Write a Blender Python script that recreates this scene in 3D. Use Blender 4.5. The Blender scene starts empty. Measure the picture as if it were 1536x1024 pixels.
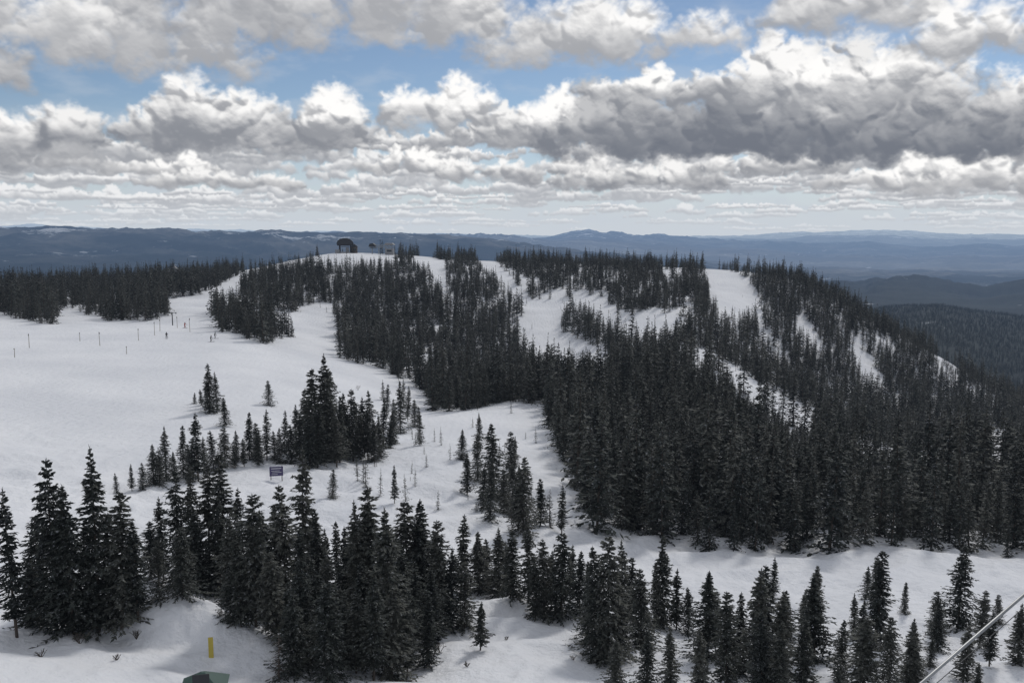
import bpy, bmesh, math, random
import numpy as np
from mathutils import Vector, Matrix
random.seed(4); rng=np.random.default_rng(11)
sc=bpy.context.scene
sc.view_settings.view_transform='Standard'
try: sc.view_settings.look='None'
except Exception: pass
sc.view_settings.exposure=0
F=1330.0; PITCH=math.radians(6.9); CP,SP=math.cos(PITCH),math.sin(PITCH)

# ------------------------------------------------------------------ camera
cd=bpy.data.cameras.new('camera'); cam=bpy.data.objects.new('camera',cd); sc.collection.objects.link(cam)
cam.location=(0,0,0); cam.rotation_euler=(math.pi/2-PITCH,0,0)
cd.sensor_width=36; cd.lens=36*F/1536; cd.clip_start=0.5; cd.clip_end=200000
sc.camera=cam

def bearing(px,py):
    """compass bearing (rad, clockwise from +Y) and tan(elevation) of a surveyed sight line"""
    a=(np.asarray(px,float)-768); b=(512-np.asarray(py,float))
    x=a; y=F*CP+b*SP; z=-F*SP+b*CP
    return np.arctan2(x,y), z/np.hypot(x,y)
def sight(x,y,z):
    yc=y*CP-z*SP; zc=y*SP+z*CP
    yc=np.maximum(yc,1e-3)
    return 768+F*x/yc, 512-F*zc/yc

# ------------------------------------------------------------------ noise
_perm=rng.permutation(256); _perm=np.concatenate([_perm,_perm,_perm])
_g=rng.uniform(0,2*np.pi,256); _gx=np.cos(_g); _gy=np.sin(_g)
def perlin(x,y):
    xi=np.floor(x).astype(int); yi=np.floor(y).astype(int)
    xf=x-xi; yf=y-yi; xi&=255; yi&=255
    u=xf*xf*xf*(xf*(xf*6-15)+10); v=yf*yf*yf*(yf*(yf*6-15)+10)
    def g(ix,iy,dx,dy):
        h=_perm[_perm[ix]+iy]; return _gx[h]*dx+_gy[h]*dy
    a=g(xi,yi,xf,yf); b=g(xi+1,yi,xf-1,yf); c=g(xi,yi+1,xf,yf-1); d=g(xi+1,yi+1,xf-1,yf-1)
    return (a+(b-a)*u+((c+(d-c)*u)-(a+(b-a)*u))*v)*1.5
def fbm(x,y,o=4,g=0.5):
    s=0;a=1;t=0
    for i in range(o):
        s=s+a*perlin(x*2**i+i*17.3,y*2**i+i*9.1); t+=a; a*=g
    return s/t
def sstep(a,b,x):
    t=np.clip((x-a)/(b-a),0,1); return t*t*(3-2*t)

def pchip(xs,ys,x):
    xs=np.asarray(xs,float); ys=np.asarray(ys,float)
    h=np.diff(xs); dl=np.diff(ys)/h; m=np.zeros_like(ys)
    w1=2*h[1:]+h[:-1]; w2=h[1:]+2*h[:-1]
    ok=(dl[:-1]*dl[1:])>0
    with np.errstate(divide='ignore',invalid='ignore'):
        m[1:-1]=np.where(ok,(w1+w2)/(w1/np.where(ok,dl[:-1],1)+w2/np.where(ok,dl[1:],1)),0)
    m[0]=dl[0]; m[-1]=dl[-1]
    x=np.clip(x,xs[0],xs[-1]); i=np.clip(np.searchsorted(xs,x)-1,0,len(xs)-2)
    t=(x-xs[i])/h[i]; H=h[i]
    return (ys[i]*(1+2*t)*(1-t)**2+H*m[i]*t*(1-t)**2+ys[i+1]*t*t*(3-2*t)+H*m[i+1]*t*t*(t-1))

# ------------------------------------------------------------------ terrain
C=[-300,0,300,600,800,1000,1200,1400,1536,1850]
nodes=[
 ([45,45,46,47,48,50,50,50,52,54],            [1024]*10),
 ([62,65,66,66,68,75,80,80,85,90],            [900]*10),
 ([80,85,86,88,92,105,110,120,130,140],       [800]*10),
 ([115,115,117,122,128,150,150,170,190,210],  [700,700,700,700,700,700,722,745,738,735]),
 ([165,165,165,165,205,220,200,215,230,250],  [600,600,600,638,600,602,672,718,716,714]),
 ([230,230,230,240,255,290,255,270,290,310],  [532,530,530,572,606,545,640,690,692,698]),
 ([300,300,300,310,320,340,330,350,365,390],  [490,490,488,528,552,505,590,645,655,672]),
 ([370,370,370,400,410,400,420,420,420,440],  [465,465,463,466,472,460,500,590,632,660]),
 ([450,450,450,500,500,470,480,455,450,470],  [447,447,436,414,418,430,452,555,615,648]),
]
crestpx=[-300,0,250,380,450,520,600,700,800,900,1000,1100,1180,1250,1300,1400,1536,1850]
crestpy=[432,430,420,404,389,379,382,390,394,397,401,406,418,448,478,532,600,640]
crestd =[560,560,580,610,620,625,622,610,600,585,565,548,540,532,525,495,480,500]
far=[ # distance, (px list),(py list), ruggedness
 (1300,[0,600,900,1200,1536],[520,520,520,540,640],0),
 (1800,[0,900,1200,1300,1400,1536,1850],[500,500,520,505,500,545,560],2),
 (2500,[0,900,1150,1290,1400,1536,1850],[450,450,455,470,460,482,475],3),
 (3600,[0,900,1536,1850],[440,440,470,470],0),
 (5200,[0,300,600,1150,1250,1400,1470,1536,1850],[412,414,420,426,420,419,428,421,416],7),
 (7500,[0,300,600,1150,1536,1850],[378,380,392,432,440,434],0),
 (9500,[0,100,300,450,700,900,1150,1300,1536,1850],[346,344,347,350,356,380,412,414,417,414],3),
 (13000,[0,700,900,1150,1536,1850],[362,364,380,398,406,404],0),
 (17000,[0,700,900,1100,1300,1536,1850],[350,354,366,378,389,391,390],6),
 (22000,[0,600,800,860,900,930,990,1060,1150,1250,1400,1536],[356,360,364,362,360,362,366,374,380,384,386,384],0),
 (28000,[0,600,800,850,880,905,930,960,1010,1060,1150,1250,1400,1536],[350,352,360,352,346,350,347,356,353,361,364,366,370,368],6),
 (33000,[0,900,1536],[356,364,374],0),
 (40000,[0,600,900,1050,1200,1300,1400,1536],[344,352,360,360,356,354,359,360],5),
 (46000,[0,900,1536],[352,362,366],0),
 (55000,[0,60,150,600,900,1100,1200,1290,1400,1536],[341,337,342,351,356,354,349,345,350,354],3),
 (75000,[0,600,900,1536],[348,352,356,358],0),
 (110000,[0,1536],[360,360],0)]
az_front=np.radians(np.arange(-44,44.01,0.1))
az_back=np.radians(np.arange(47,314,3.0))
azs=np.concatenate([az_front,az_back,[az_front[0]+2*np.pi]])
azlk=np.where(azs>np.pi,azs-2*np.pi,azs)
def az2px(az):
    az=np.clip(az,-0.75,0.75); return 768+F/CP*np.tan(az)*0.985
ds=np.concatenate([np.geomspace(1,40,24)[:-1],np.geomspace(40,760,470)[:-1],np.geomspace(760,110000,360)])
lds=np.log(ds)
NA,ND=len(azs),len(ds)
Z=np.zeros((NA,ND))
pxs=az2px(azlk)
blend=np.clip((np.abs(azlk)-0.75)/0.5,0,1)
cols=np.array(C,float)
node_d=[];node_z=[]
def ztan(px,py):
    return bearing(px,py)[1]
for dl,pl in nodes:
    d=pchip(cols,dl,pxs); p=pchip(cols,pl,pxs); node_d.append(d); node_z.append(d*ztan(pxs,p))
d=pchip(crestpx,crestd,pxs); p=pchip(crestpx,crestpy,pxs); zc=d*ztan(pxs,p); CREST_D=d.copy()
node_d.append(d); node_z.append(zc)
node_d.append(d*1.06); node_z.append(zc-3)
node_d.append(d*1.35); node_z.append(zc-45)
for k,(dd,a,b,rg) in enumerate(far):
    p=np.interp(pxs,a,b)+rg*fbm(pxs/95+k*3.7,pxs*0+k*1.9,4,.5)*1.3; node_d.append(np.full(NA,float(dd))); node_z.append(dd*ztan(pxs,p))
node_d=np.array(node_d); node_z=np.array(node_z)
near_z=[(1,-13),(15,-15),(30,-19)]
for i in range(NA):
    nd=np.concatenate([[q[0] for q in near_z],node_d[:,i]]); nz=np.concatenate([[q[1] for q in near_z],node_z[:,i]])
    Z[i]=pchip(np.log(nd),nz,lds)
flat=np.interp(lds,np.log([1,40,120,700,2000,10000,110000]),[-13,-22,-31,-60,-300,-400,-900])
Z=Z*(1-blend[:,None])+flat[None,:]*blend[:,None]
DD,AA=np.meshgrid(ds,azs); XX=DD*np.sin(AA); YY=DD*np.cos(AA)
nearw=sstep(35,50,DD)*(1-sstep(420,600,DD))
rightw=sstep(-0.10,0.05,np.where(AA>np.pi,AA-2*np.pi,AA))
plate=1-(sstep(110,140,DD)*(1-rightw))*0.85
Z+=nearw*plate*(0.75*fbm(XX/12,YY/12,4)+1.0*fbm(XX/38+5,YY/38,3)*sstep(60,110,DD))
Z+=nearw*sstep(250,330,DD)*2.4*fbm(XX/55,YY/55,4)
drift=np.abs(fbm(XX/9+31,YY/9,2)); Z+= (1-sstep(110,150,DD))*sstep(35,48,DD)*0.7*(1-drift*2.2)
fw=sstep(900,2200,DD)
LA=np.log(DD)
AW=np.where(AA>np.pi,AA-2*np.pi,AA)
rid=1-np.abs(fbm(AW*8+2.5*fbm(AW*3,LA*2,2),LA*6.0,5,0.52))*2
fine=fbm(AW*40,LA*26,5,0.6)
Z+=fw*DD*((0.0085*(rid-0.66))*(1-0.7*sstep(16000,40000,DD))*sstep(2000,5000,DD)+0.0022*fine)
def bump(px,d,h,rx,ry,ang=0):
    global Z
    a=bearing(px,700)[0]; x0,y0=d*math.sin(a),d*math.cos(a)
    dx,dy=XX-x0,YY-y0; c,s=math.cos(ang),math.sin(ang)
    u=(dx*c+dy*s)/rx; v=(-dx*s+dy*c)/ry
    r=np.sqrt(u*u+v*v); Z=Z+h*np.clip(1-r,0,None)**1.15*(1+0.15*fbm(XX*0.8,YY*0.8,3))
bump(275,53,2.5,5.6,3.4,0.1); bump(365,50,1.5,5,3); bump(205,52,1.2,5,3)
bump(800,63,1.1,8,3,-0.2); bump(980,60,1.2,7,3,-0.3); bump(640,62,.8,6,3); bump(720,58,.7,6,2.5,.2)
def ground(x,y):
    x=np.asarray(x,float); y=np.asarray(y,float)
    az=np.arctan2(x,y); az=np.where(az<azs[0],az+2*np.pi,az); ld=np.log(np.hypot(x,y))
    fi=np.interp(az,azs,np.arange(NA)); fj=np.interp(ld,lds,np.arange(ND))
    i=np.clip(fi.astype(int),0,NA-2); j=np.clip(fj.astype(int),0,ND-2); u=fi-i; v=fj-j
    return (Z[i,j]*(1-u)*(1-v)+Z[i+1,j]*u*(1-v)+Z[i,j+1]*(1-u)*v+Z[i+1,j+1]*u*v)
def hit(px,py):
    a,t=bearing(px,py); dd=np.geomspace(38,700,900)
    x=dd*math.sin(a); y=dd*math.cos(a); g=ground(x,y)
    k=np.where(g>=dd*t)[0]
    k=k[0] if len(k) else int(np.argmax(g/dd))
    return float(x[k]),float(y[k]),float(g[k]),float(dd[k])
def at(px,d):
    a=float(bearing(px,420)[0]); x,y=d*math.sin(a),d*math.cos(a); return x,y,float(ground(x,y)),d

def np_mesh(name,V,Fq,mats,mi=None,smooth=False,tri=False):
    me=bpy.data.meshes.new(name); n=Fq.shape[1]
    me.vertices.add(len(V)); me.vertices.foreach_set('co',V.astype(np.float32).ravel())
    me.loops.add(Fq.size); me.loops.foreach_set('vertex_index',Fq.astype(np.int32).ravel())
    me.polygons.add(len(Fq)); me.polygons.foreach_set('loop_start',np.arange(0,Fq.size,n,dtype=np.int32))
    for m in mats: me.materials.append(m)
    if mi is not None: me.polygons.foreach_set('material_index',mi.astype(np.int32))
    me.update(calc_edges=True)
    me.polygons.foreach_set('use_smooth',np.full(len(Fq),smooth)); 
    return me

# ------------------------------------------------------------------ materials
def N(nt,t,**k):
    n=nt.nodes.new(t)
    for a,b in k.items(): setattr(n,a,b)
    return n
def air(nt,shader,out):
    """aerial perspective: haze painted on as emission, stronger with distance from the origin"""
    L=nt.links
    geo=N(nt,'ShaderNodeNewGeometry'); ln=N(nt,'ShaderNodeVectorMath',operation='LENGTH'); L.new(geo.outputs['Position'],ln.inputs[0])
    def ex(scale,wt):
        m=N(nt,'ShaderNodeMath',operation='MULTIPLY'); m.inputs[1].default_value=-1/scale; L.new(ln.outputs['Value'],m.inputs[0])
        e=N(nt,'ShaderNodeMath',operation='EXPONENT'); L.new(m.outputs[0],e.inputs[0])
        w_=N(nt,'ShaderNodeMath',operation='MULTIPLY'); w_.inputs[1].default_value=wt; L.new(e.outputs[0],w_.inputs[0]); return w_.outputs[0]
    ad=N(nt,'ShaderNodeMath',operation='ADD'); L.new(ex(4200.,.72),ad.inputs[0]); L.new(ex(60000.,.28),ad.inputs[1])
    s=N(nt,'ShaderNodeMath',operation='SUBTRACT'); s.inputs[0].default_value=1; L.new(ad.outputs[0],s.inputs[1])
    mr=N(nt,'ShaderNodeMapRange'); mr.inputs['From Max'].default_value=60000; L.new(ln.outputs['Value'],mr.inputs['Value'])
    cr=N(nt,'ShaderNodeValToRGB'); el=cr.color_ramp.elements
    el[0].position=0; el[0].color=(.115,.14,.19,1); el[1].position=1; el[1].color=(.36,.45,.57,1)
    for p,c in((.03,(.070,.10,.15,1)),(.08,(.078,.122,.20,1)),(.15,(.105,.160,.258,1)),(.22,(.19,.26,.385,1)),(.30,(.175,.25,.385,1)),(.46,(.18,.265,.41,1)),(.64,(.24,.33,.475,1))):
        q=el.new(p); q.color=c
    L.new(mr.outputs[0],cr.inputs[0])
    em=N(nt,'ShaderNodeEmission'); L.new(cr.outputs[0],em.inputs[0])  # haze colour glows from the surface itself, in place of scattering air
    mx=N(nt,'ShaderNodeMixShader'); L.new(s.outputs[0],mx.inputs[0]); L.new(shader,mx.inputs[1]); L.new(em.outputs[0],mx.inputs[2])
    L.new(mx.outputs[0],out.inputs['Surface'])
def base_mat(name):
    m=bpy.data.materials.new(name); m.use_nodes=True; nt=m.node_tree; nt.nodes.clear()
    try: m.cycles.emission_sampling='NONE'
    except Exception: pass
    o=N(nt,'ShaderNodeOutputMaterial'); b=N(nt,'ShaderNodeBsdfPrincipled'); return m,nt,b,o
def simple(name,col,rough=.7,metal=0,var=.25,scale=3):
    m,nt,b,o=base_mat(name); L=nt.links
    tc=N(nt,'ShaderNodeTexCoord'); n=N(nt,'ShaderNodeTexNoise'); n.inputs['Scale'].default_value=scale; n.inputs['Detail'].default_value=5
    L.new(tc.outputs['Object'],n.inputs[0])
    mx=N(nt,'ShaderNodeMix',data_type='RGBA'); L.new(n.outputs[0],mx.inputs[0])
    mx.inputs[6].default_value=(*[c*(1-var) for c in col],1); mx.inputs[7].default_value=(*[min(1,c*(1+var)) for c in col],1)
    L.new(mx.outputs[2],b.inputs['Base Color']); b.inputs['Roughness'].default_value=rough; b.inputs['Metallic'].default_value=metal
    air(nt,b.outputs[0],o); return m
def foliage(name):
    m,nt,b,o=base_mat(name); L=nt.links
    tc=N(nt,'ShaderNodeTexCoord'); n=N(nt,'ShaderNodeTexNoise'); n.inputs['Scale'].default_value=1.6; n.inputs['Detail'].default_value=4
    L.new(tc.outputs['Object'],n.inputs[0])
    oi=N(nt,'ShaderNodeObjectInfo')
    ad=N(nt,'ShaderNodeMath',operation='MULTIPLY_ADD'); ad.inputs[1].default_value=.5; L.new(oi.outputs['Random'],ad.inputs[0]); L.new(n.outputs[0],ad.inputs[2])
    cr=N(nt,'ShaderNodeValToRGB'); el=cr.color_ramp.elements
    el[0].position=.35; el[0].color=(.022,.027,.028,1); el[1].position=1.0; el[1].color=(.105,.108,.096,1)
    q=el.new(.65); q.color=(.045,.052,.047,1)
    L.new(ad.outputs[0],cr.inputs[0])
    n2=N(nt,'ShaderNodeTexNoise'); n2.inputs['Scale'].default_value=5.5; n2.inputs['Detail'].default_value=2; L.new(tc.outputs['Object'],n2.inputs[0])
    mr=N(nt,'ShaderNodeMapRange'); mr.inputs[1].default_value=.60; mr.inputs[2].default_value=.70; mr.inputs[4].default_value=.7; L.new(n2.outputs[0],mr.inputs[0])
    mx=N(nt,'ShaderNodeMix',data_type='RGBA'); L.new(mr.outputs[0],mx.inputs[0]); L.new(cr.outputs[0],mx.inputs[6]); mx.inputs[7].default_value=(.36,.37,.40,1)
    L.new(mx.outputs[2],b.inputs['Base Color'])
    b.inputs['Roughness'].default_value=.75; b.inputs['Specular IOR Level'].default_value=.2
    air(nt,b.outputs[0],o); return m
M_fol=foliage('fir_needles'); M_bark=simple('bark',(.08,.065,.055),.9,0,.4,6)

def terrain_mat():
    m,nt,b,o=base_mat('snow_and_forest_ground'); L=nt.links
    geo=N(nt,'ShaderNodeNewGeometry'); ln=N(nt,'ShaderNodeVectorMath',operation='LENGTH'); L.new(geo.outputs['Position'],ln.inputs[0])
    def noise(sc_,det,rough=.5,src=None):
        n=N(nt,'ShaderNodeTexNoise'); n.inputs['Scale'].default_value=sc_; n.inputs['Detail'].default_value=det; n.inputs['Roughness'].default_value=rough
        L.new(src or geo.outputs['Position'],n.inputs['Vector']); return n.outputs[0]
    def mixc(f,a,b_):
        x=N(nt,'ShaderNodeMix',data_type='RGBA')
        L.new(f,x.inputs[0])
        for i,v in((6,a),(7,b_)):
            if isinstance(v,tuple): x.inputs[i].default_value=(*v,1)
            else: L.new(v,x.inputs[i])
        return x.outputs[2]
    def rng_(v,a,b_,c=0,d=1):
        x=N(nt,'ShaderNodeMapRange'); x.inputs[1].default_value=a; x.inputs[2].default_value=b_; x.inputs[3].default_value=c; x.inputs[4].default_value=d
        L.new(v,x.inputs[0]); return x.outputs[0]
    def add(a,b_):
        x=N(nt,'ShaderNodeMath',operation='ADD'); L.new(a,x.inputs[0]); L.new(b_,x.inputs[1]); return x.outputs[0]
    s1=mixc(rng_(noise(.05,5),.35,.65),(.74,.755,.795),(.85,.86,.89))
    s2=mixc(rng_(noise(1.7,6,.65),.62,.80),s1,(.66,.67,.70))
    s3=mixc(rng_(noise(5.0,2,.5),.75,.81),s2,(.34,.33,.31))
    n_big=noise(.00045,8,.62); n_med=noise(.0022,7,.65)
    forest=mixc(rng_(n_med,.35,.7),(.005,.009,.011),(.028,.038,.038))
    clear=mixc(rng_(n_big,.3,.7),(.14,.13,.115),(.28,.265,.24))
    fc=mixc(rng_(noise(.0007,8,.7),.46,.60),forest,clear)
    sep=N(nt,'ShaderNodeSeparateXYZ'); L.new(geo.outputs['Position'],sep.inputs[0])
    zz=rng_(sep.outputs[2],-450,250,-.09,.12)
    q=add(add(zz,noise(.0013,9,.75)),rng_(ln.outputs['Value'],16000,50000,0,.05))
    fc2=mixc(rng_(q,.605,.645),fc,(.88,.9,.93))
    dark=rng_(ln.outputs['Value'],5500,9000); dk=mixc(dark,forest,fc2)
    cut=rng_(noise(.0042,5,.6),.66,.69); dk=mixc(cut,dk,(.5,.52,.55))
    col=mixc(rng_(ln.outputs['Value'],700,820),s3,dk)
    L.new(col,b.inputs['Base Color']); b.inputs['Roughness'].default_value=.8; b.inputs['Specular IOR Level'].default_value=.15
    wv=N(nt,'ShaderNodeTexWave'); wv.inputs['Scale'].default_value=.22; wv.inputs['Distortion'].default_value=9; wv.inputs['Detail'].default_value=4; wv.inputs['Detail Scale'].default_value=.7
    L.new(geo.outputs['Position'],wv.inputs['Vector'])
    a1=N(nt,'ShaderNodeMath',operation='MULTIPLY_ADD'); a1.inputs[1].default_value=.10; L.new(wv.outputs['Fac'],a1.inputs[0]); L.new(noise(.9,7,.6),a1.inputs[2])
    bp=N(nt,'ShaderNodeBump'); bp.inputs['Strength'].default_value=.75; bp.inputs['Distance'].default_value=.5; L.new(a1.outputs[0],bp.inputs['Height'])
    L.new(bp.outputs[0],b.inputs['Normal'])
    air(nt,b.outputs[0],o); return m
V=np.stack([XX,YY,Z],-1).reshape(-1,3)
ii,jj=np.meshgrid(np.arange(NA-1),np.arange(ND-1),indexing='ij'); a=(ii*ND+jj).ravel()
Fq=np.stack([a,a+1,a+ND+1,a+ND],1)
me=np_mesh('terrain',V,Fq,[terrain_mat()],smooth=True)
me.flip_normals() if me.polygons[1000].normal.z<0 else None
terrain=bpy.data.objects.new('snowy_mountain_terrain',me); sc.collection.objects.link(terrain)

# ------------------------------------------------------------------ fir trees
def make_fir(name,seed,levels,br,cards,clen,cw,R=.17,full=1.0,bare=.05,H=10.,sparse=0.0):
    r=np.random.default_rng(seed)
    Fc=[];MI=[];vs=[]
    seg=7;sd=6
    bend=r.uniform(-.12,.12,2)
    def axis(t): return np.array([bend[0]*math.sin(t*3),bend[1]*math.sin(t*2.3+1),t*H])
    for k in range(seg+1):
        t=k/seg; rad=.011*H*(1-t)**.9+.004
        for q in range(sd):
            an=2*math.pi*q/sd; vs.append(axis(t)+np.array([rad*math.cos(an),rad*math.sin(an),-.25 if k==0 else 0]))
    for k in range(seg):
        for q in range(sd):
            a0=k*sd+q;a1=k*sd+(q+1)%sd; Fc.append((a0,a1,a1+sd,a0+sd)); MI.append(1)
    base=[np.array(vs)]; nv=len(vs)
    K=[]
    ph=r.uniform(0,6.28,4); lob=r.uniform(0,6.28,3); e_=r.uniform(.62,.92)
    for l in range(levels):
        nb=br if l<levels*.85 else max(3,br-2)
        for b in range(nb):
            if r.random()<sparse: continue
            t=bare+(1-bare)*((l+r.uniform(-.75,.75))/levels); t=min(max(t,bare),.985)
            prof=(1-t)**e_*(.6+.4*min(1,(t-bare+.05)/.12))
            clump=1+.22*math.sin(t*17+ph[0])+.17*math.sin(t*31+ph[1])
            rr=R*H*prof*clump*full+.03
            an=2*math.pi*(b+r.uniform(-.5,.5))/nb+l*2.4
            L_=rr*r.uniform(.5,1.2)*(1+.22*math.sin(2*an+lob[0]+t*5))
            if r.random()<.06: L_*=1.4
            o=axis(t); out=np.array([math.cos(an),math.sin(an),0]); lat=np.array([-math.sin(an),math.cos(an),0])
            droop=-.32-.25*(1-t)+r.uniform(-.15,.15)+ (0.7 if t>.9 else 0)
            for c in range(cards):
                s=((c+r.random())/cards)**.75
                p=o+out*L_*s+np.array([0,0,L_*(droop*s+.24*s*s)])
                side=r.choice([-1,1])
                d=out*r.uniform(.3,1)+lat*side*r.uniform(.2,1.0)*(1.15-s*.6)+np.array([0,0,r.uniform(-.6,.12)])
                d/=np.linalg.norm(d)
                nrm=np.array([r.normal()*.5,r.normal()*.5,1.]); sv=np.cross(d,nrm); sv/=np.linalg.norm(sv)
                ll=min(clen*r.uniform(.6,1.3),L_*.75+.08); ww=min(cw*r.uniform(.6,1.3),ll*.32)
                K.append((p-d*ll*.3,p+d*ll*.3+sv*ww,p+d*ll*.7,p+d*ll*.25-sv*ww))
    for q in range(10):
        an=r.uniform(0,6.28); z0=H*r.uniform(.955,.995); d=np.array([math.cos(an)*.25,math.sin(an)*.25,1]); d/=np.linalg.norm(d); sv=np.array([-math.sin(an),math.cos(an),0])
        p=np.array([axis(1)[0],axis(1)[1],z0]); ll=.035*H; ww=cw*.35
        K.append((p-d*ll*.4,p+d*ll*.2+sv*ww,p+d*ll*.8,p+d*ll*.2-sv*ww))
    K=np.array(K).reshape(-1,3); base.append(K)
    q=np.arange(nv,nv+len(K)).reshape(-1,4)
    V=np.concatenate(base); Fq=np.concatenate([np.array(Fc),q]); mi=np.concatenate([np.array(MI),np.zeros(len(q))])
    return np_mesh(name,V,Fq,[M_fol,M_bark],mi)
HI=[make_fir('fir_near_%d'%i,100+i,54,7,14,.44,.068,R=[.19,.15,.21,.13,.175,.20,.155,.18,.14,.225][i],bare=[.05,.09,.03,.16,.06,.04,.12,.05,.18,.03][i],sparse=[.08,.15,.08,.25,.12,.08,.2,.1,.28,.08][i]) for i in range(10)]
MID=[make_fir('fir_mid_%d'%i,200+i,30,7,6,.55,.12,R=[.17,.135,.19,.12,.155,.145,.10][i],sparse=[.04,.08,.04,.15,.08,.1,.25][i],bare=.03) for i in range(7)]
LOW=[make_fir('fir_far_%d'%i,300+i,20,6,4,.72,.20,R=[.17,.135,.19,.115,.15,.10][i],bare=.02,sparse=[0,.05,0,.12,.05,.2][i]) for i in range(6)]
SAP=[make_fir('fir_sapling_%d'%i,400+i,24,5,6,.6,.08,R=[.12,.09,.15,.10][i],sparse=.3,bare=.03) for i in range(4)]

T=[(25,955,772),(85,945,728),(112,952,762),(147,950,715),(182,945,768),(207,935,800),(60,930,800),(100,925,790),(165,925,790),
(228,868,790),(245,872,760),(265,880,725),(290,880,720),(315,875,712),(340,880,700),(360,872,745),(300,890,780),(275,892,800),(330,892,770),
(385,940,758),(457,905,688),(432,935,745),(480,930,780),(402,932,780),(362,940,810),(500,965,830),(462,1000,850),(440,1012,900),(345,930,850),(415,960,840),(450,950,800),(475,975,850),
(522,1000,890),(540,955,765),(562,960,750),(585,1000,780),(602,990,830),(612,930,765),(637,930,763),(660,940,790),(692,890,778),(697,942,850),(718,890,800),(746,895,795),
(640,1002,900),(560,1020,872),(590,1020,890),(492,1020,885),(525,930,800),(550,990,850),(575,940,810),(620,970,850),(650,965,860),(675,945,830),(510,900,790),(592,900,800),
(375,905,800),(395,895,790),(420,905,770),(470,890,770),(490,900,800),(530,885,790),(555,895,780),(630,895,790),(655,900,800),(435,980,880),(510,990,890),(240,900,820),(350,905,790),(535,1010,900),(610,1015,900),(130,935,800),(45,940,850),(195,905,820),
(770,900,802),(792,905,790),(815,922,815),(842,925,805),(868,920,830),(802,930,840),(855,905,820),(730,880,810),(760,885,815),(826,905,830),(882,915,845),
(721,976,905),(895,992,832),(912,992,820),(883,962,880),(930,985,870),(935,962,820),(962,972,860),(995,938,812),(1006,1030,945),(985,942,850),(1015,945,860),(1032,952,885),(945,930,840),
(1060,985,868),(1090,1030,900),(1130,1030,868),(1150,1012,865),(1110,1012,900),(1166,1030,900),(1200,1030,930),(1240,1035,960),(1290,1040,950),(1330,1040,955),(1385,1040,955),(1425,1030,960),
(1455,1050,980),(1265,1025,950),(970,1036,950),(922,1045,960),(1182,965,885),(1050,1045,950),(1140,1050,930),(1070,960,890),(1215,1000,910),(1225,960,880),(1310,1000,900),(1350,1010,915),(1180,1060,960),
(1255,950,870),(1290,960,880),(1330,950,880),(1375,965,890),(1400,940,870),(1420,985,905),(1460,960,890),(1490,985,900),(1440,935,865),(1525,960,880),(1520,1010,930),(1350,930,860),(1240,925,850),(1310,920,850),(1480,925,860),(1390,1000,920),
(1205,905,830),(1160,900,840),(1275,905,835),
(315,620,552),(326,616,562),(338,640,600),(302,608,585),(312,612,575),(403,608,573),(292,606,590),
(175,740,712),(198,737,700),(214,735,698),(231,727,672),(250,722,648),(275,716,645),(298,722,628),(320,706,650),(338,700,645),(356,692,650),(375,692,625),(400,692,620),(412,690,650),(427,682,620),(445,672,610),
(470,692,562),(487,692,527),(500,682,560),(460,682,590),(515,682,595),(530,692,590),(546,682,600),(556,676,590),(575,672,600),(590,666,618),(476,702,610),(505,702,620),(560,692,630),(290,722,665),(262,722,680),(388,698,650),(366,700,660),
(480,690,590),(495,694,580),(522,688,615),(540,690,620),(450,690,625),(436,695,640),(465,700,630),(600,650,575),(580,622,578),(612,632,580),(592,640,600),(605,612,570),(575,600,570),(630,668,612),(662,668,640),(622,640,600),
(385,690,640),(420,695,645),(352,702,665),(308,718,660),(284,718,670),(570,685,625),(585,672,630),(510,694,600),(552,690,615),(535,675,605),(240,728,680),
(740,745,640),(766,722,650),(777,795,700),(785,800,690),(735,782,690),(725,765,700),(811,788,720),(592,756,700),(608,752,712),(499,747,705),(550,732,690),(700,742,682),(843,802,730),(716,722,655),(693,690,645),(718,672,620),(825,790,735),(797,765,715),(757,770,705),(622,728,700),(536,722,700),(562,700,680),(768,800,740),(570,745,705),(545,725,690),(772,700,655),(640,700,680),(675,690,665),(748,700,665),(770,760,700),(780,770,710)]
for k,(px,pb,pt) in enumerate(T):
    fh=1.
    if px>1170 and pb>890: px+=random.uniform(-26,26); fh=random.choice([.5,.7,.9,1.0,1.15,1.4]); pb+=random.uniform(-14,14)
    x,y,z,d=hit(px,pb)
    h=(pb-pt)/F*math.hypot(d,z)/math.cos(0.25)*1.02*fh
    h=min(max(h,1.3),15)
    if h<4.5 and 530<px<870 and pb<810: me=SAP[k%4]
    else: me=HI[(k*7+3)%10] if d<190 else MID[k%5]
    ob=bpy.data.objects.new('fir_tree',me); sc.collection.objects.link(ob)
    ob.location=(x,y,z-.1); s=h/10; w=s*random.uniform(.88,1.3)
    if h<6: w*=1.15
    ob.scale=(w,w,s); ob.rotation_euler=(random.uniform(-.04,.04),random.uniform(-.04,.04),random.uniform(0,6.28))

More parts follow.
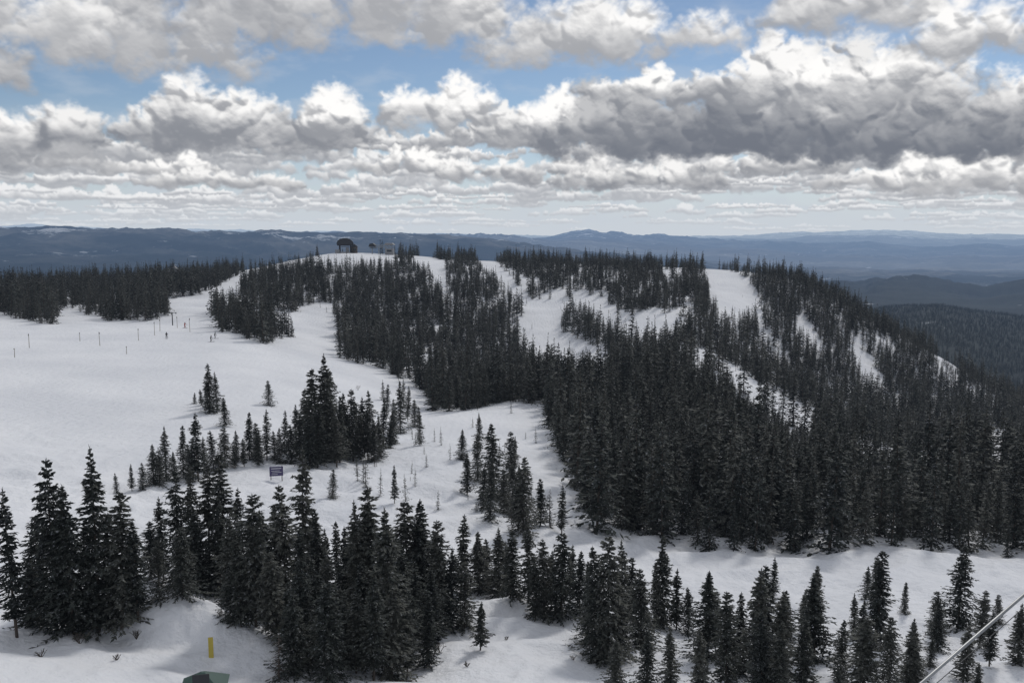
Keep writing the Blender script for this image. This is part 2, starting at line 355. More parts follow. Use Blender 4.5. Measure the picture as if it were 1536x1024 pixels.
# forest masses
def inpoly(px,py,poly):
    c=np.zeros(px.shape,bool); n=len(poly); j=n-1
    for i in range(n):
        xi,yi=poly[i]; xj,yj=poly[j]
        if yi!=yj: c^=((yi>py)!=(yj>py))&(px<(xj-xi)*(py-yi)/(yj-yi)+xi)
        j=i
    return c
FL=[(-400,415),(0,415),(170,410),(250,414),(345,408),(372,404),(345,420),(300,442),(246,450),(256,478),(190,486),(140,476),(100,462),(75,490),(0,472),(-400,480)]
T1=[(316,470),(335,462),(360,468),(385,482),(410,490),(440,505),(395,515),(330,498)]
FM=[(358,445),(362,425),(400,408),(455,402),(480,380),(560,374),(700,378),(800,380),(1000,385),(1200,405),(1300,440),(1400,500),(1536,560),(2000,640),(2000,960),(1536,925),(1400,900),(1300,884),(1190,866),(1110,838),(1040,836),(960,797),(900,804),(872,760),(850,705),(822,655),(815,606),(760,604),(700,616),(648,618),(636,592),(610,570),(560,554),(510,542),(508,517),(480,494),(450,470),(400,472)]
SN=[[(712,380),(745,392),(775,425),(800,450),(832,448),(828,432),(845,436),(862,458),(842,468),(842,498),(880,515),(915,530),(913,550),(870,548),(830,536),(800,530),(780,500),(784,452),(753,420),(726,402)],
[(838,424),(872,440),(905,452),(940,474),(1000,470),(1035,452),(1042,466),(1000,490),(1015,505),(960,498),(905,476),(862,450)],
[(985,505),(1040,520),(1075,528),(1110,556),(1150,580),(1200,608),(1235,631),(1272,652),(1258,662),(1200,646),(1150,616),(1120,594),(1080,554),(1030,534)],
[(1262,655),(1310,663),(1370,674),(1440,687),(1508,682),(1508,704),(1450,711),(1425,725),(1380,708),(1340,698),(1290,690)],
[(1055,398),(1105,408),(1132,438),(1150,462),(1100,470),(1068,448)],
[(440,468),(478,452),(500,462),(505,500),(480,496)],[(616,384),(646,384),(680,400),(660,408),(624,396)],
[(1400,526),(1440,540),(1444,554),(1405,541)],[(1484,640),(1510,648),(1504,688),(1484,682)],
[(560,378),(600,382),(590,392),(500,392),(470,396),(480,378)],[(645,400),(664,412),(674,436),(665,440),(652,416)],
[(1190,467),(1210,480),(1236,522),(1230,526),(1198,490)],[(505,540),(575,556),(630,590),(600,590),(560,570)],
[(600,524),(640,532),(684,558),(676,562),(630,543),(600,532)],
[(1272,516),(1300,538),(1338,582),(1330,586),(1292,554)],[(1070,668),(1100,672),(1105,690),(1075,690)],[(1500,784),(1536,790),(1536,806),(1504,798)],
[(990,410),(1020,402),(1028,411),(1002,421)],[(1140,484),(1176,520),(1170,525),(1138,494)]]
NARROW=(2,3,7,8,16)
g=2.95
gx,gy=np.meshgrid(np.arange(-560,560,g),np.arange(95,640,g)); gx=(gx+rng.uniform(-.6,.6,gx.shape)*g).ravel(); gy=(gy+rng.uniform(-.6,.6,gy.shape)*g).ravel()
gaz=np.arctan2(gx,gy); gd=np.hypot(gx,gy); ok=(np.abs(gaz)<.68)&(gd<np.interp(gaz,azs[:len(az_front)],CREST_D[:len(az_front)])*1.06)
gx,gy,gd=gx[ok],gy[ok],gd[ok]; gz=ground(gx,gy)
px,py=sight(gx,gy,gz)
hh=8.4*np.exp(rng.normal(0,.32,len(gx))); hh=np.clip(hh,2.4,14.5)
hh*=np.interp(gd,[100,250,400,600],[1.12,1.02,.90,.80]); hh*=1+.28*fbm(gx/25,gy/25,2)
inL=inpoly(px,py,FL); inT=inpoly(px,py,T1); inM=inpoly(px,py,FM)
keep=inL|inT|inM
jx=px+7*fbm(gx/11,gy/11,2); jy=py+4*fbm(gx/9+7,gy/9,2)
sn=np.zeros(len(px),bool)
for i,s in enumerate(SN):
    sn|=inpoly(jx,jy,s)
    if i not in NARROW: sn|=inpoly(*sight(gx,gy,gz+hh*.5),s)
# stands bordering the narrow runs are younger and lower
for q in (1.0,.9,.8):
    m=np.zeros(len(px),bool); tx,ty=sight(gx,gy,gz+hh*.95); mx_,my_=sight(gx,gy,gz+hh*.6)
    for i in NARROW: m|=inpoly(tx,ty,SN[i])|inpoly(mx_,my_,SN[i])
    hh=np.where(m,hh*.72,hh)
cl=fbm(gx/17+3,gy/17,3); u=rng.random(len(gx))
thr=np.interp(py,[385,420,480,540,620],[-.03,-.08,-.17,-.30,-.60])
thr=np.where((px>1150)&(py<640),-.24,thr)
thr=np.where(inL,-.16,np.where(inT,-.5,thr))
dens=.94*sstep(thr-.06,thr+.06,cl)+.05
keep&=(~sn)&(u<dens)&(hh>1.5)
def instancer(name,X,Y,Zz,sc3,rot,protos):
    col=bpy.data.collections.new(name+'_kinds')
    for i,m in enumerate(protos):
        o=bpy.data.objects.new('%s_kind_%02d'%(name,i),m); col.objects.link(o)
    n=len(X); me=bpy.data.meshes.new(name); me.vertices.add(n)
    me.vertices.foreach_set('co',np.stack([X,Y,Zz],1).astype(np.float32).ravel())
    at_=me.attributes.new('scl','FLOAT_VECTOR','POINT'); at_.data.foreach_set('vector',sc3.astype(np.float32).ravel())
    at_=me.attributes.new('rot','FLOAT_VECTOR','POINT'); at_.data.foreach_set('vector',rot.astype(np.float32).ravel())
    at_=me.attributes.new('kind','INT','POINT'); at_.data.foreach_set('value',rng.integers(0,len(protos),n).astype(np.int32))
    ob=bpy.data.objects.new(name,me); sc.collection.objects.link(ob)
    ng=bpy.data.node_groups.new(name,'GeometryNodeTree')
    ng.interface.new_socket('Geometry',in_out='INPUT',socket_type='NodeSocketGeometry'); ng.interface.new_socket('Geometry',in_out='OUTPUT',socket_type='NodeSocketGeometry')
    gi=ng.nodes.new('NodeGroupInput'); go=ng.nodes.new('NodeGroupOutput'); ip=ng.nodes.new('GeometryNodeInstanceOnPoints')
    ci=ng.nodes.new('GeometryNodeCollectionInfo'); ci.inputs['Collection'].default_value=col; ci.inputs['Separate Children'].default_value=True; ci.inputs['Reset Children'].default_value=True
    def na(nm,t):
        q=ng.nodes.new('GeometryNodeInputNamedAttribute'); q.data_type=t; q.inputs['Name'].default_value=nm
        return [s for s in q.outputs if s.enabled and s.name=='Attribute'][0]
    L=ng.links; L.new(gi.outputs[0],ip.inputs['Points']); L.new(ci.outputs[0],ip.inputs['Instance']); ip.inputs['Pick Instance'].default_value=True
    L.new(na('kind','INT'),ip.inputs['Instance Index']); L.new(na('rot','FLOAT_VECTOR'),ip.inputs['Rotation']); L.new(na('scl','FLOAT_VECTOR'),ip.inputs['Scale'])
    L.new(ip.outputs[0],go.inputs[0])
    md=ob.modifiers.new('instances','NODES'); md.node_group=ng
    return ob
def scatter(name,X,Y,Zz,h,protos):
    n=len(X); s=h/10; w=s*rng.uniform(.85,1.3,n)*np.where(h<6,1.15,1.)
    instancer(name,X,Y,Zz-.15,np.stack([w,w,s],1),np.stack([rng.uniform(-.04,.04,n),rng.uniform(-.04,.04,n),rng.uniform(0,6.28,n)],1),protos)
kn=keep&(gd<260); kf=keep&(gd>=260)
scatter('fir_forest_lower_slope',gx[kn],gy[kn],gz[kn],hh[kn],MID)
scatter('fir_forest_hillside',gx[kf],gy[kf],gz[kf],hh[kf],LOW)
print('trees',kn.sum(),kf.sum())
n=6000; sx=rng.uniform(-120,260,n); sy=rng.uniform(70,480,n); sz=ground(sx,sy); spx,spy=sight(sx,sy,sz)
GP=[(560,700),(620,640),(700,615),(815,605),(840,700),(880,780),(900,830),(840,830),(740,800),(640,760),(560,740),(500,740),(480,710)]
cl=fbm(sx/9,sy/9,2)
gk=inpoly(spx,spy,GP)&(cl>.0)&(rng.random(n)<.8)
rk=np.zeros(n,bool)
for s in SN: rk|=inpoly(spx,spy,s)
rk&=rng.random(n)<.06
k=gk|rk
scatter('fir_saplings',sx[k],sy[k],sz[k],np.where(gk[k],rng.uniform(.6,3.4,k.sum()),rng.uniform(1.5,4,k.sum())),SAP)
n=16000; a=rng.uniform(.24,.60,n); dd=rng.uniform(1350,2750,n); hx,hy=dd*np.sin(a),dd*np.cos(a); hz=ground(hx,hy)
kk=fbm(hx/120,hy/120,3)>-.30
scatter('distant_forest',hx[kk],hy[kk],hz[kk],rng.uniform(7,11,kk.sum()),LOW)

# ------------------------------------------------------------------ mesh helpers for built things
def parent(name,loc,rot=0,s=1):
    e=bpy.data.objects.new(name,None); sc.collection.objects.link(e); e.location=loc; e.rotation_euler=(0,0,rot); e.empty_display_size=.3; e.scale=(s,s,s); return e
def part(par,name,bm,mat,smooth=False):
    me=bpy.data.meshes.new(name); bm.to_mesh(me); bm.free(); me.materials.append(mat)
    for p in me.polygons: p.use_smooth=smooth
    o=bpy.data.objects.new(name,me); sc.collection.objects.link(o); o.parent=par; return o
def bbox(bm,c,s,rz=0,taper=1):
    r=bmesh.ops.create_cube(bm,size=1); M=Matrix.Rotation(rz,3,'Z')
    for v in r['verts']:
        t=taper if v.co.z>0 else 1
        v.co=M@Vector((v.co.x*s[0]*t,v.co.y*s[1]*t,v.co.z*s[2]))+Vector(c)
def bcyl(bm,a,b,r1,r2=None,n=10):
    a,b=Vector(a),Vector(b); r2=r1 if r2 is None else r2
    r=bmesh.ops.create_cone(bm,cap_ends=True,segments=n,radius1=r1,radius2=r2,depth=(b-a).length)
    q=(b-a).to_track_quat('Z','Y')
    for v in r['verts']: v.co=q@v.co+(a+b)/2
def prism(bm,pts,y0,y1):
    A=[bm.verts.new((p[0],y0,p[1])) for p in pts]; B=[bm.verts.new((p[0],y1,p[1])) for p in pts]
    bm.faces.new(A); bm.faces.new(B[::-1]); n=len(pts)
    for i in range(n): bm.faces.new((A[i],B[i],B[(i+1)%n],A[(i+1)%n]))
    bmesh.ops.recalc_face_normals(bm,faces=bm.faces)
M_dark=simple('dark_steel',(.035,.037,.042),.5,.4); M_steel=simple('galvanised_steel',(.30,.31,.32),.45,.6); M_white=simple('white_panel',(.62,.63,.65),.5)
M_wood=simple('weathered_timber',(.11,.095,.08),.85,0,.35,8); M_glass=simple('dark_glass',(.03,.04,.05),.15); M_grey=simple('grey_cladding',(.26,.26,.27),.7)
M_yel=simple('yellow_paint',(.50,.40,.07),.6,0,.15); M_green=simple('green_metal_roof',(.045,.09,.075),.45,0,.2); M_sign=simple('purple_sign_paint',(.055,.045,.12),.5,0,.15)
M_red=simple('red_jacket',(.35,.04,.03),.8); M_blk=simple('black_cloth',(.02,.02,.025),.8); M_pole=simple('bamboo',(.20,.16,.12),.8)

x,y,z,d=at(519,618); p=parent('chairlift_terminal',(x,y,z-.3),.15,1.15)
bm=bmesh.new()
for sx_ in(-3.2,3.2):
    bcyl(bm,(sx_,0,0),(sx_,0,5.2),.6,.5)
bbox(bm,(0,0,5.0),(9.5,1.2,.5)); part(p,'frame',bm,M_dark)
bm=bmesh.new(); prof=[(-4.6,4.6),(-5.0,6.0),(-4.4,7.4),(-3.0,8.5),(-1.2,9.0),(1.2,9.0),(3.0,8.3),(4.3,7.2),(5.0,5.8),(4.6,4.6)]
prism(bm,prof,-2.4,2.4); bmesh.ops.bevel(bm,geom=[e for e in bm.edges if abs(e.verts[0].co.y)==abs(e.verts[1].co.y) and e.verts[0].co.y==e.verts[1].co.y],offset=.7,segments=3,affect='EDGES'); part(p,'hood',bm,M_dark)
bm=bmesh.new(); bcyl(bm,(0,0,3.9),(0,0,4.2),2.5,2.5,28); part(p,'bullwheel',bm,M_dark)
bm=bmesh.new(); bbox(bm,(5.4,.5,1.9),(3.4,3,4.0)); part(p,'operator_hut_walls',bm,M_wood)
bm=bmesh.new(); prism(bm,[(3.3,3.92),(5.4,5.6),(7.5,3.92)],-1.4,2.4); part(p,'operator_hut_roof',bm,M_dark)
bm=bmesh.new(); bbox(bm,(5.4,-1.02,2.2),(1.8,.06,1.1)); part(p,'operator_hut_window',bm,M_glass)
bm=bmesh.new(); bbox(bm,(-4.6,0,1.1),(2.6,3.6,2.4)); bbox(bm,(0,0,.5),(6,4.4,.9)); bbox(bm,(1.2,.6,2.2),(1.8,2.2,2.5)); part(p,'platform',bm,M_grey)
x,y,z,d=at(574,612); p=parent('lift_return_station',(x,y,z+.2),-.1,1.25)
bm=bmesh.new()
for sx_ in(-5.5,-1.8,1.8,5.5): bcyl(bm,(sx_,0,-1),(sx_,0,3.8),.25)
for k in range(6): bcyl(bm,(-6+k*2,-.6,3.7),(-5+k*2,-.6,4.7),.12); bcyl(bm,(-5+k*2,-.6,4.7),(-4+k*2,-.6,3.7),.12)
bbox(bm,(0,0,3.7),(13.6,1.3,.3)); bbox(bm,(0,0,4.8),(12.4,1.3,.25)); part(p,'truss_frame',bm,M_steel)
bm=bmesh.new(); prism(bm,[(1.5,4.95),(2.2,6.0),(5.8,6.0),(7.0,4.95)],-1.7,1.7); part(p,'motor_housing',bm,M_grey)
bm=bmesh.new(); prism(bm,[(-7.2,4.0),(-6.6,5.6),(-4.8,5.9),(-3.6,4.95),(-3.6,4.0)],-1.5,1.5); part(p,'end_cowl',bm,M_dark)
bm=bmesh.new(); bbox(bm,(4,1.2,1.2),(4.2,3,3.6)); part(p,'hut_walls',bm,M_grey)
bm=bmesh.new(); bbox(bm,(4,-.33,1.8),(2.6,.06,1.0)); part(p,'hut_window',bm,M_glass)
bm=bmesh.new(); bcyl(bm,(-5,0,3.1),(-5,0,3.35),2.0,2.0,24); part(p,'bullwheel',bm,M_dark)
bm=bmesh.new(); bcyl(bm,(-1,0,-1),(-1,0,8.2),.16,.1); bcyl(bm,(-2,0,7.4),(0,0,7.4),.07); part(p,'mast',bm,M_dark)
x,y,z,d=at(262,552); p=parent('ridge_hut',(x,y,z-.2),.3,1.2)
bm=bmesh.new(); bbox(bm,(0,0,2.4),(5.6,5,5.2)); part(p,'walls',bm,M_wood)
bm=bmesh.new(); prism(bm,[(-3.4,4.9),(0,7.6),(3.4,4.9)],-3,3); part(p,'roof',bm,M_grey)
bm=bmesh.new(); bbox(bm,(-1.2,-2.53,2.9),(1.2,.06,1.2)); part(p,'window',bm,M_glass)
bm=bmesh.new(); bbox(bm,(1.3,-2.53,1.2),(1.1,.06,2.1)); part(p,'door',bm,M_dark)

for (px_,pb,pt) in[(44,522,503),(22,536,524),(150,519,500),(190,531,520),(208,511,494),(232,503,484),(240,497,480),(285,498,478),(266,492,476),(120,512,500)]:
    x,y,z,d=hit(px_,pb); h=(pb-pt)/F*d; p=parent('marker_pole',(x,y,z))
    bm=bmesh.new(); bcyl(bm,(0,0,-.3),(random.uniform(-.1,.1),0,h),.07,.05,8); part(p,'pole',bm,M_pole)
    bm=bmesh.new(); bcyl(bm,(0,0,h*.86),(0,0,h*.97),.10,.10,8); part(p,'band',bm,M_dark)
for (px_,pb,pt) in[(259,488,474),(368,426,414)]:
    x,y,z,d=hit(px_,pb); h=(pb-pt)/F*d+1; p=parent('surface_lift_tower',(x,y,z),.1)
    bm=bmesh.new(); bcyl(bm,(0,0,-.3),(0,0,h),.17,.13); part(p,'mast',bm,M_dark)
    bm=bmesh.new(); bbox(bm,(0,0,h-.1),(2.6,.16,.18)); part(p,'crossarm',bm,M_dark)
    bm=bmesh.new()
    for s in(-1.2,1.2): bcyl(bm,(s,-.3,h-.3),(s,.3,h-.3),.2,.2,12)
    part(p,'sheaves',bm,M_steel)

def skier(px_,pb,jm,face):
    x,y,z,d=hit(px_,pb); p=parent('skier',(x,y,z+.03),face)
    J=dict(pel=(0,0,.92),ch=(0,-.12,1.28),nk=(0,-.16,1.48),hd=(0,-.20,1.62),ht=(0,-.21,1.74),
      ls=(.19,-.13,1.42),le=(.30,-.22,1.16),lh=(.30,-.46,1.05),rs=(-.19,-.13,1.42),re=(-.30,-.22,1.16),rh=(-.30,-.46,1.05),
      lk=(.14,-.18,.52),lf=(.14,.0,.10),lt=(.14,-.16,.06),rk=(-.14,-.18,.52),rf=(-.14,0,.10),rt=(-.14,-.16,.06),lp=(.11,0,.86),rp=(-.11,0,.86))
    R=dict(pel=.15,ch=.17,nk=.07,hd=.11,ht=.09,ls=.08,le=.06,lh=.05,rs=.08,re=.06,rh=.05,lk=.08,lf=.06,lt=.05,rk=.08,rf=.06,rt=.05,lp=.11,rp=.11)
    E=[('pel','ch'),('ch','nk'),('nk','hd'),('hd','ht'),('ch','ls'),('ls','le'),('le','lh'),('ch','rs'),('rs','re'),('re','rh'),('pel','lp'),('lp','lk'),('lk','lf'),('lf','lt'),('pel','rp'),('rp','rk'),('rk','rf'),('rf','rt')]
    ks=list(J); me=bpy.data.meshes.new('body'); me.from_pydata([J[k] for k in ks],[(ks.index(a),ks.index(b)) for a,b in E],[])
    o=bpy.data.objects.new('body',me); sc.collection.objects.link(o); o.parent=p
    o.modifiers.new('s','SKIN'); 
    for i,k in enumerate(ks):
        v=me.skin_vertices[0].data[i]; v.radius=(R[k],R[k]); v.use_root=(k=='pel')
    o.modifiers.new('u','SUBSURF').levels=1; me.materials.append(jm)
    bm=bmesh.new()
    for s in(-.14,.14): bbox(bm,(s,-.1,.015),(.09,1.7,.03)); bbox(bm,(s,-1.0,.07),(.08,.14,.03))
    part(p,'skis',bm,M_dark)
    bm=bmesh.new()
    for s in(-.32,.32): bcyl(bm,(s,-.5,1.1),(s*1.3,-.1,.0),.015)
    part(p,'poles',bm,M_steel)
    bm=bmesh.new(); bmesh.ops.create_uvsphere(bm,u_segments=12,v_segments=8,radius=.135)
    for v in bm.verts: v.co+=Vector((0,-.2,1.69))
    part(p,'helmet',bm,M_blk,True)
skier(250,508,M_blk,.4); skier(316,513,M_blk,2.2); skier(277,492,M_red,1.2); skier(322,508,M_blk,1.9)

x,y,z,d=hit(415,722); p=parent('trail_sign',(x,y,z),.25)
bm=bmesh.new()
for s in(-.65,.65): bcyl(bm,(s,.06,-.3),(s,.06,1.75),.05)
part(p,'posts',bm,M_wood)
bm=bmesh.new(); bbox(bm,(0,0,1.15),(1.6,.05,1.15)); part(p,'panel',bm,M_sign)
bm=bmesh.new(); bbox(bm,(0,-.035,1.50),(1.2,.015,.08)); bbox(bm,(-.1,-.035,1.22),(1.0,.015,.045)); bbox(bm,(.05,-.035,1.02),(1.1,.015,.045)); bbox(bm,(-.2,-.035,.80),(.7,.015,.045)); part(p,'lettering',bm,M_white)

x,y,z,d=hit(317,987); p=parent('yellow_marker_post',(x,y,z),.3)
hpx=d/F*1.08
bm=bmesh.new(); bbox(bm,(0,0,14*hpx),(6.5*hpx,.07,30*hpx)); bmesh.ops.bevel(bm,geom=bm.edges[:],offset=.015,segments=2,affect='EDGES'); part(p,'board',bm,M_yel)
bm=bmesh.new(); bcyl(bm,(.0,.07,-.4),(.0,.07,24*hpx),.04); part(p,'stake',bm,M_wood)
x,y,z,d=at(279,42); a,t=bearing(281,1011); ztop=d*float(t)
p=parent('green_roofed_hut',(x,y,z-.2),.2)
H_=ztop-(z-.2)
bm=bmesh.new(); bbox(bm,(0,0,(H_-.7)/2),(1.5,1.5,H_-.7)); part(p,'walls',bm,M_wood)
bm=bmesh.new(); r=bmesh.ops.create_cone(bm,cap_ends=True,segments=4,radius1=1.5,radius2=.12,depth=.75)
for v in bm.verts: v.co=Matrix.Rotation(math.pi/4,3,'Z')@v.co+Vector((0,0,H_-.375))
part(p,'roof',bm,M_green)
bm=bmesh.new(); bbox(bm,(0,-.77,.95),(.75,.05,1.7)); part(p,'door',bm,M_dark)

def wp(px_,py_,r):
    a,t=bearing(px_,py_); a=float(a); t=float(t); return Vector((r*math.sin(a),r*math.cos(a),r*t))
A=wp(1345,1056,13); B=wp(1640,802,15.5); u_=(B-A).normalized()
B2=B+u_*1.2; A2=A-u_*12
p=parent('stay_cable',(0,0,0))
bm=bmesh.new(); bcyl(bm,A2,B2,.024,.024,12); part(p,'main_strand',bm,M_steel,True)
off=Vector((.05,0,-.16)); bm=bmesh.new(); bcyl(bm,A2+off,B2+off,.006,.006,8); part(p,'thin_strand',bm,M_dark,True)
p=parent('steel_mast',(B2.x,B2.y,float(ground(B2.x,B2.y)))); bm=bmesh.new(); bcyl(bm,(0,0,-.5),(0,0,B2.z-float(ground(B2.x,B2.y))+.6),.16,.12,16); part(p,'tube',bm,M_steel,True)
bm=bmesh.new(); bcyl(bm,(0,0,B2.z-float(ground(B2.x,B2.y))-.1),(0,0,B2.z-float(ground(B2.x,B2.y))+.1),.2,.2,16); part(p,'collar',bm,M_dark,True)

def shrub(px_,pb,h,seed,nm='bare_shrub'):
    r=random.Random(seed); x,y,z,d=hit(px_,pb); p=parent(nm,(x,y,z-.05)); bm=bmesh.new()
    def grow(a,dr,l,rad,k):
        b=a+dr*l; bcyl(bm,a,b,rad,rad*.6,5)
        if k>0:
            for _ in range(3):
                nd=(dr+Vector((r.uniform(-.8,.8),r.uniform(-.8,.8),r.uniform(-.2,.6)))).normalized(); grow(a+dr*l*r.uniform(.5,1),nd,l*.62,rad*.6,k-1)
    for _ in range(6): grow(Vector((0,0,0)),Vector((r.uniform(-.7,.7),r.uniform(-.7,.7),1)).normalized(),h*.45,.02,2)
    part(p,'twigs',bm,M_bark)
for i,(a_,b_,h_) in enumerate([(650,985,1.1),(660,978,.9),(62,985,.6),(205,960,.8),(120,965,.9),(330,925,.5),(537,585,1.6),(700,1000,.5),(760,960,.4),(860,990,.5),(175,990,.5)]): shrub(a_,b_,h_,i)
x,y,z,d=hit(418,1022); p=parent('dead_fir_snag',(x,y,z-.2)); bm=bmesh.new(); r=random.Random(3)
bcyl(bm,(0,0,0),(.1,0,2.9),.05,.01,8)
for k in range(60):
    zz=r.uniform(.3,2.8); a_=r.uniform(0,6.28); l=(1.0-.28*zz)*r.uniform(.5,1.1); bcyl(bm,(.03*zz,0,zz),(.03*zz+l*math.cos(a_),l*math.sin(a_),zz-.2*l),.018,.006,5)
part(p,'trunk_and_branches',bm,M_bark)

# ------------------------------------------------------------------ sky with cumulus (computed cloud field, world shader)
SUN_EL=math.radians(42); SUN_AZ=math.radians(28)
S=25; AZ0,AZ1,EL0,EL1=-42.,42.,-1.,21.
W,Hc=int((AZ1-AZ0)*S),int((EL1-EL0)*S)
X,Y=np.meshgrid(AZ0+(np.arange(W)+.5)/S,EL0+(np.arange(Hc)+.5)/S)
w1=fbm(X*.45,Y*.6,5,.5); w2=fbm(X*.45+40,Y*.6+13,5,.5); w3=fbm(X*1.6+9,Y*2.1,4,.5); w4=fbm(X*1.6+59,Y*2.1+7,4,.5)
det=fbm(X*2.5+3,Y*3.2,5,.55); soft=fbm(X*.25,Y*.7+4,5,.55); broad=fbm(X*.16+8,Y*.3+2,3,.5)
RGB=np.zeros((Hc,W,3)); A=np.zeros((Hc,W))
def over(sl,rgb,al):
    RGB[sl]=RGB[sl]*(1-al[...,None])+rgb*al[...,None]; A[sl]=A[sl]*(1-al)+al
WHITE=np.array([.95,.94,.93]); DARK=np.array([.215,.23,.265])
def blur(a,n):
    for _ in range(n):
        a=a.copy(); a[1:-1,1:-1]=(a[1:-1,1:-1]*2+a[:-2,1:-1]+a[2:,1:-1]+a[1:-1,:-2]+a[1:-1,2:])/6
    return a
def cloud(px,base,w,h,seed,lo=.0,hi=1.,haze=0.,body=1.,sharp=1.):
    r=np.random.default_rng(seed)
    az,t=bearing(px,base); az=math.degrees(az); el=math.degrees(math.atan(t)); w=w/23.2; h=h/23.2
    m=h*.35+.3
    i0,i1=int((el-m*.6-EL0)*S),int((el+h*1.25+m-EL0)*S); j0,j1=int((az-w/2-m-AZ0)*S),int((az+w/2+m-AZ0)*S)
    i0,i1,j0,j1=max(i0,0),min(i1,Hc),max(j0,0),min(j1,W)
    if i1-i0<4 or j1-j0<4: return
    sl=(slice(i0,i1),slice(j0,j1))
    wa=h*.20*min(1.,1.2/h**.5)
    x=X[sl]-az+w1[sl]*wa*1.6+w3[sl]*.15*min(1,h); y=Y[sl]-el+w2[sl]*wa*1.2+w4[sl]*.15*min(1,h)
    n1=int(7+w/h*5); pf=[]
    lump=r.uniform(0,6.28,3)
    for k in range(n1):
        xx=r.uniform(-.5,.5); env=(max(0,1-(2*xx)**2))**.5*(.62+.25*math.sin(xx*9+lump[0])+.15*r.random()); env=max(env,.18)
        rad=h*r.uniform(.24,.46)*(.5+.5*env); cy=r.uniform(.05*h,max(env*h-rad,.08*h)); pf.append((xx*w*.94,cy,r.uniform(0,.5)*h,rad))
    big=list(pf)
    for k in range(n1*7):
        b=big[r.integers(len(big))]; an=r.uniform(-.3,3.44); rad=b[3]*r.uniform(.16,.5); q=r.uniform(.55,1.0)
        pf.append((b[0]+b[3]*q*math.cos(an),b[1]+b[3]*q*math.sin(an),b[2]+b[3]*math.sqrt(max(0,1-q*q))*.8,rad))
    Hf=np.zeros(x.shape); sd=np.full(x.shape,-9.)
    for (cx,cy,cz,rad) in pf:
        d2=(x-cx)**2+(y-cy)**2; dd=np.sqrt(d2)
        Hf=np.maximum(Hf,np.where(d2<rad*rad,cz+np.sqrt(np.maximum(rad*rad-d2,0)),0)); sd=np.maximum(sd,rad-dd)
    Hs=blur(Hf,22)+det[sl]*.03*min(1.,h); Hf=blur(Hf,3)+det[sl]*.02*min(1.,h)
    def lamb(q):
        gy_,gx_=np.gradient(q,1/S); nn=1/np.sqrt(gx_**2+gy_**2+.8); return np.clip((-gx_*.30-gy_*.82+.45)*nn,0,1)
    tt=np.clip(y/h,0,1.2); sn_=sd/h
    kf_=.22+.33*sstep(.2,.8,tt)
    lam=kf_*lamb(Hf)+(1-kf_)*lamb(Hs)
    sh=.12+1.25*lam; sh=sh*(.20+.80*sstep(.04,.62,tt+.22*w1[sl]+.05*det[sl]))
    edge=np.exp(-np.clip(sn_,0,9)*6)*sstep(.15,.6,tt); sh=sh+.42*edge
    sh=sh*(1+.5*broad[sl])
    sh=lo+(hi-lo)*np.clip(sh*body,0,1.1)
    al=sstep(-.015,.11/sharp,sn_+det[sl]*.05)*sstep(-.08,.12,y/h+.12*w2[sl]+.04*det[sl])
    rgb=DARK+(WHITE-DARK)*sh[...,None]
    hz=np.array([.60,.635,.69]); rgb=rgb*(1-haze)+hz*haze
    over(sl,rgb,np.clip(al,0,1))
veil=sstep(8.5,1.0,Y)*.65+.25*sstep(-.1,.5,soft)
over((slice(None),slice(None)),np.broadcast_to(np.array([.56,.61,.68]),RGB.shape),np.clip(veil,0,1))
r=np.random.default_rng(77)
rows=np.linspace(342,222,19)
for i,b in enumerate(rows):
    t=i/18.; n=int(36-24*t)
    for k in range(n):
        w=(60+120*t)*r.uniform(.35,1.7); h=(8+36*t)*r.uniform(.45,1.4)
        cloud(r.uniform(-500,2050),b+r.uniform(-6,6),w,h,1000+i*60+k,lo=.10+.15*(1-t),hi=1.0,haze=.48*(1-t)**.8+.06,body=1.12)
M_=[
 (-250,250,420,150,.05,.9,1),(1800,250,420,180,.05,.95,1),(-350,120,500,200,.1,.8,1),
 (110,252,130,30,.2,1,1.1),(245,262,170,42,.2,1,1.15),(620,262,190,55,.15,1,1.15),(800,272,300,62,.1,.95,1.05),(960,285,260,66,.05,.9,1.05),(1150,262,220,50,.1,.95,1),
 (1390,285,300,66,.15,1,1.15),(1530,292,240,76,.15,1,1.2),(330,282,240,40,.15,.9,1.05),
 (0,242,190,122,.12,.95,1.1),(180,222,220,90,.0,.85,1.0),(385,228,330,145,.02,.95,1.1),(500,205,100,70,.1,1,1.15),
 (655,200,170,120,.15,1,1.2),(750,212,150,66,.1,.9,1.05),(850,215,180,100,.1,1,1.15),
 (1560,215,420,240,.0,1.0,1.1),(1010,235,430,130,-.03,.40,.8),(1330,226,560,215,-.06,.8,.95),(1190,236,540,120,-.08,.17,.7),(1120,165,220,110,.05,.95,1.05),(1285,160,160,115,.1,1,1.25),(950,150,170,60,.1,1,1.1),
 (1480,234,440,80,-.07,.19,.7)]
for i,c in enumerate(M_): cloud(c[0],c[1],c[2],c[3],5000+i,c[4],c[5],0.02,c[6])
TOP=[(225,108,260,165,.2,.92,1.12),(330,66,280,150,.15,.8,1.05),(30,74,320,160,.25,.88,1.1),(690,74,340,160,.2,.9,1.1),(860,98,260,140,.2,.9,1.1),(1010,76,220,110,.3,1,1.2),(500,44,380,150,.22,.8,1.05),(1290,45,240,140,.2,1,1.2),(1490,85,230,110,.2,1.0,1.2),
 (700,-20,800,150,.2,.8,1.),(100,-10,700,150,.15,.75,1.),(1460,-30,560,150,.2,.85,1.05),(300,-90,900,150,.15,.75,1),(1200,-90,900,150,.15,.75,1)]
for i,c in enumerate(TOP): cloud(c[0],c[1],c[2],c[3],6000+i,c[4],c[5],0.03,c[6],.6)
Aa=np.maximum(A,1e-4)[...,None]; C3=np.where(A[...,None]>1e-3,RGB/Aa,.5)
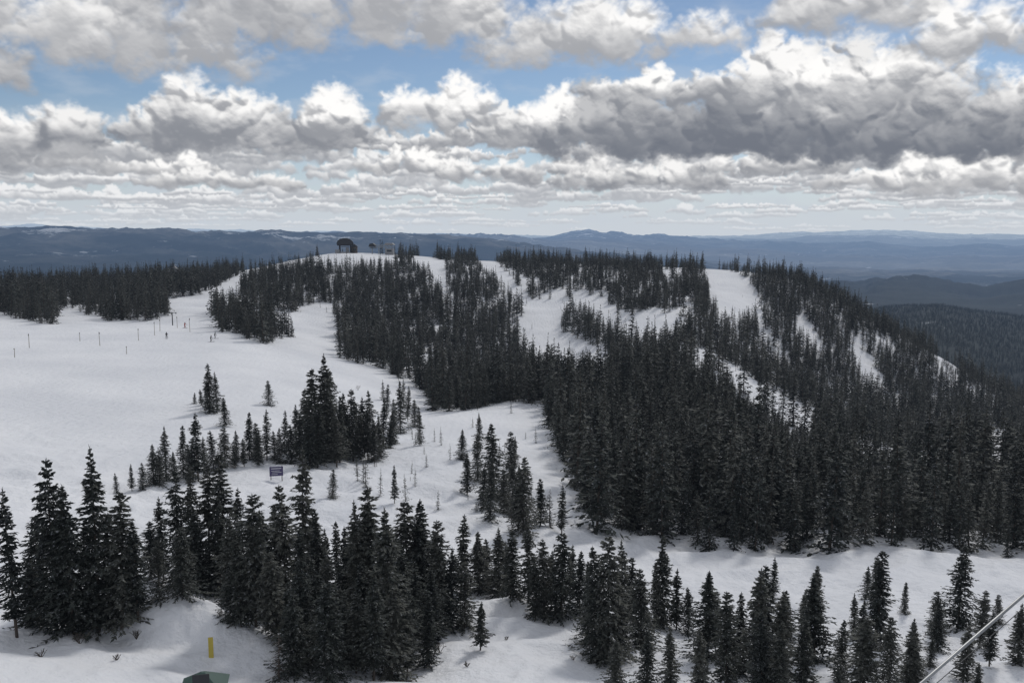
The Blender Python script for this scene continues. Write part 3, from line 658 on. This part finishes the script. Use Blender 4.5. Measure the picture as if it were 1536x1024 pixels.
hz=(sstep(2.4,.1,Y)*.58)[...,None]*(1-.25*soft[...,None]); C3=C3*(1-hz)+np.array([.58,.63,.69])*hz; A=np.clip(A+(1-A)*sstep(3.5,.3,Y)*.9,0,1)
img=bpy.data.images.new('computed_cloud_field',W,Hc,alpha=True,float_buffer=True); img.colorspace_settings.name='Non-Color'; img.alpha_mode='CHANNEL_PACKED'
img.pixels.foreach_set(np.concatenate([C3,A[...,None]],-1).astype(np.float32).ravel()); img.update(); img.pack()
wd=bpy.data.worlds.new('World'); sc.world=wd; wd.use_nodes=True; nt=wd.node_tree; nt.nodes.clear(); L=nt.links
out=N(nt,'ShaderNodeOutputWorld'); bg=N(nt,'ShaderNodeBackground'); bg.inputs['Strength'].default_value=.1
sky=N(nt,'ShaderNodeTexSky',sky_type='NISHITA'); sky.sun_disc=False; sky.sun_elevation=SUN_EL; sky.sun_rotation=SUN_AZ; sky.altitude=2000; sky.air_density=1; sky.dust_density=.4
tc=N(nt,'ShaderNodeTexCoord'); sp=N(nt,'ShaderNodeSeparateXYZ'); L.new(tc.outputs['Generated'],sp.inputs[0])
def mth(op,a,b=None):
    m=N(nt,'ShaderNodeMath',operation=op)
    for i,v in enumerate((a,b)):
        if v is None: continue
        if isinstance(v,(int,float)): m.inputs[i].default_value=v
        else: L.new(v,m.inputs[i])
    return m.outputs[0]
az=mth('ARCTAN2',sp.outputs[0],sp.outputs[1]); el=mth('ARCSINE',sp.outputs[2])
u=mth('DIVIDE',mth('SUBTRACT',az,math.radians(AZ0)),math.radians(AZ1-AZ0)); v=mth('DIVIDE',mth('SUBTRACT',el,math.radians(EL0)),math.radians(EL1-EL0))
cb=N(nt,'ShaderNodeCombineXYZ'); L.new(u,cb.inputs[0]); L.new(v,cb.inputs[1])
im=N(nt,'ShaderNodeTexImage'); im.image=img; im.extension='MIRROR'; im.interpolation='Cubic'; L.new(cb.outputs[0],im.inputs[0])
ml=N(nt,'ShaderNodeVectorMath',operation='SCALE'); ml.inputs['Scale'].default_value=10; L.new(im.outputs['Color'],ml.inputs[0])
sm=N(nt,'ShaderNodeVectorMath',operation='SCALE'); sm.inputs['Scale'].default_value=.75; L.new(sky.outputs[0],sm.inputs[0])
mx=N(nt,'ShaderNodeMix',data_type='RGBA'); L.new(im.outputs['Alpha'],mx.inputs[0]); L.new(sm.outputs[0],mx.inputs[6]); L.new(ml.outputs[0],mx.inputs[7])
L.new(mx.outputs[2],bg.inputs[0]); L.new(bg.outputs[0],out.inputs[0])
sd=bpy.data.lights.new('sun','SUN'); so=bpy.data.objects.new('sun',sd); sc.collection.objects.link(so); sd.energy=1.3; sd.angle=math.radians(8); sd.color=(1,.965,.91)
sv=Vector((math.sin(SUN_AZ)*math.cos(SUN_EL),math.cos(SUN_AZ)*math.cos(SUN_EL),math.sin(SUN_EL))); so.rotation_euler=sv.to_track_quat('Z','Y').to_euler()
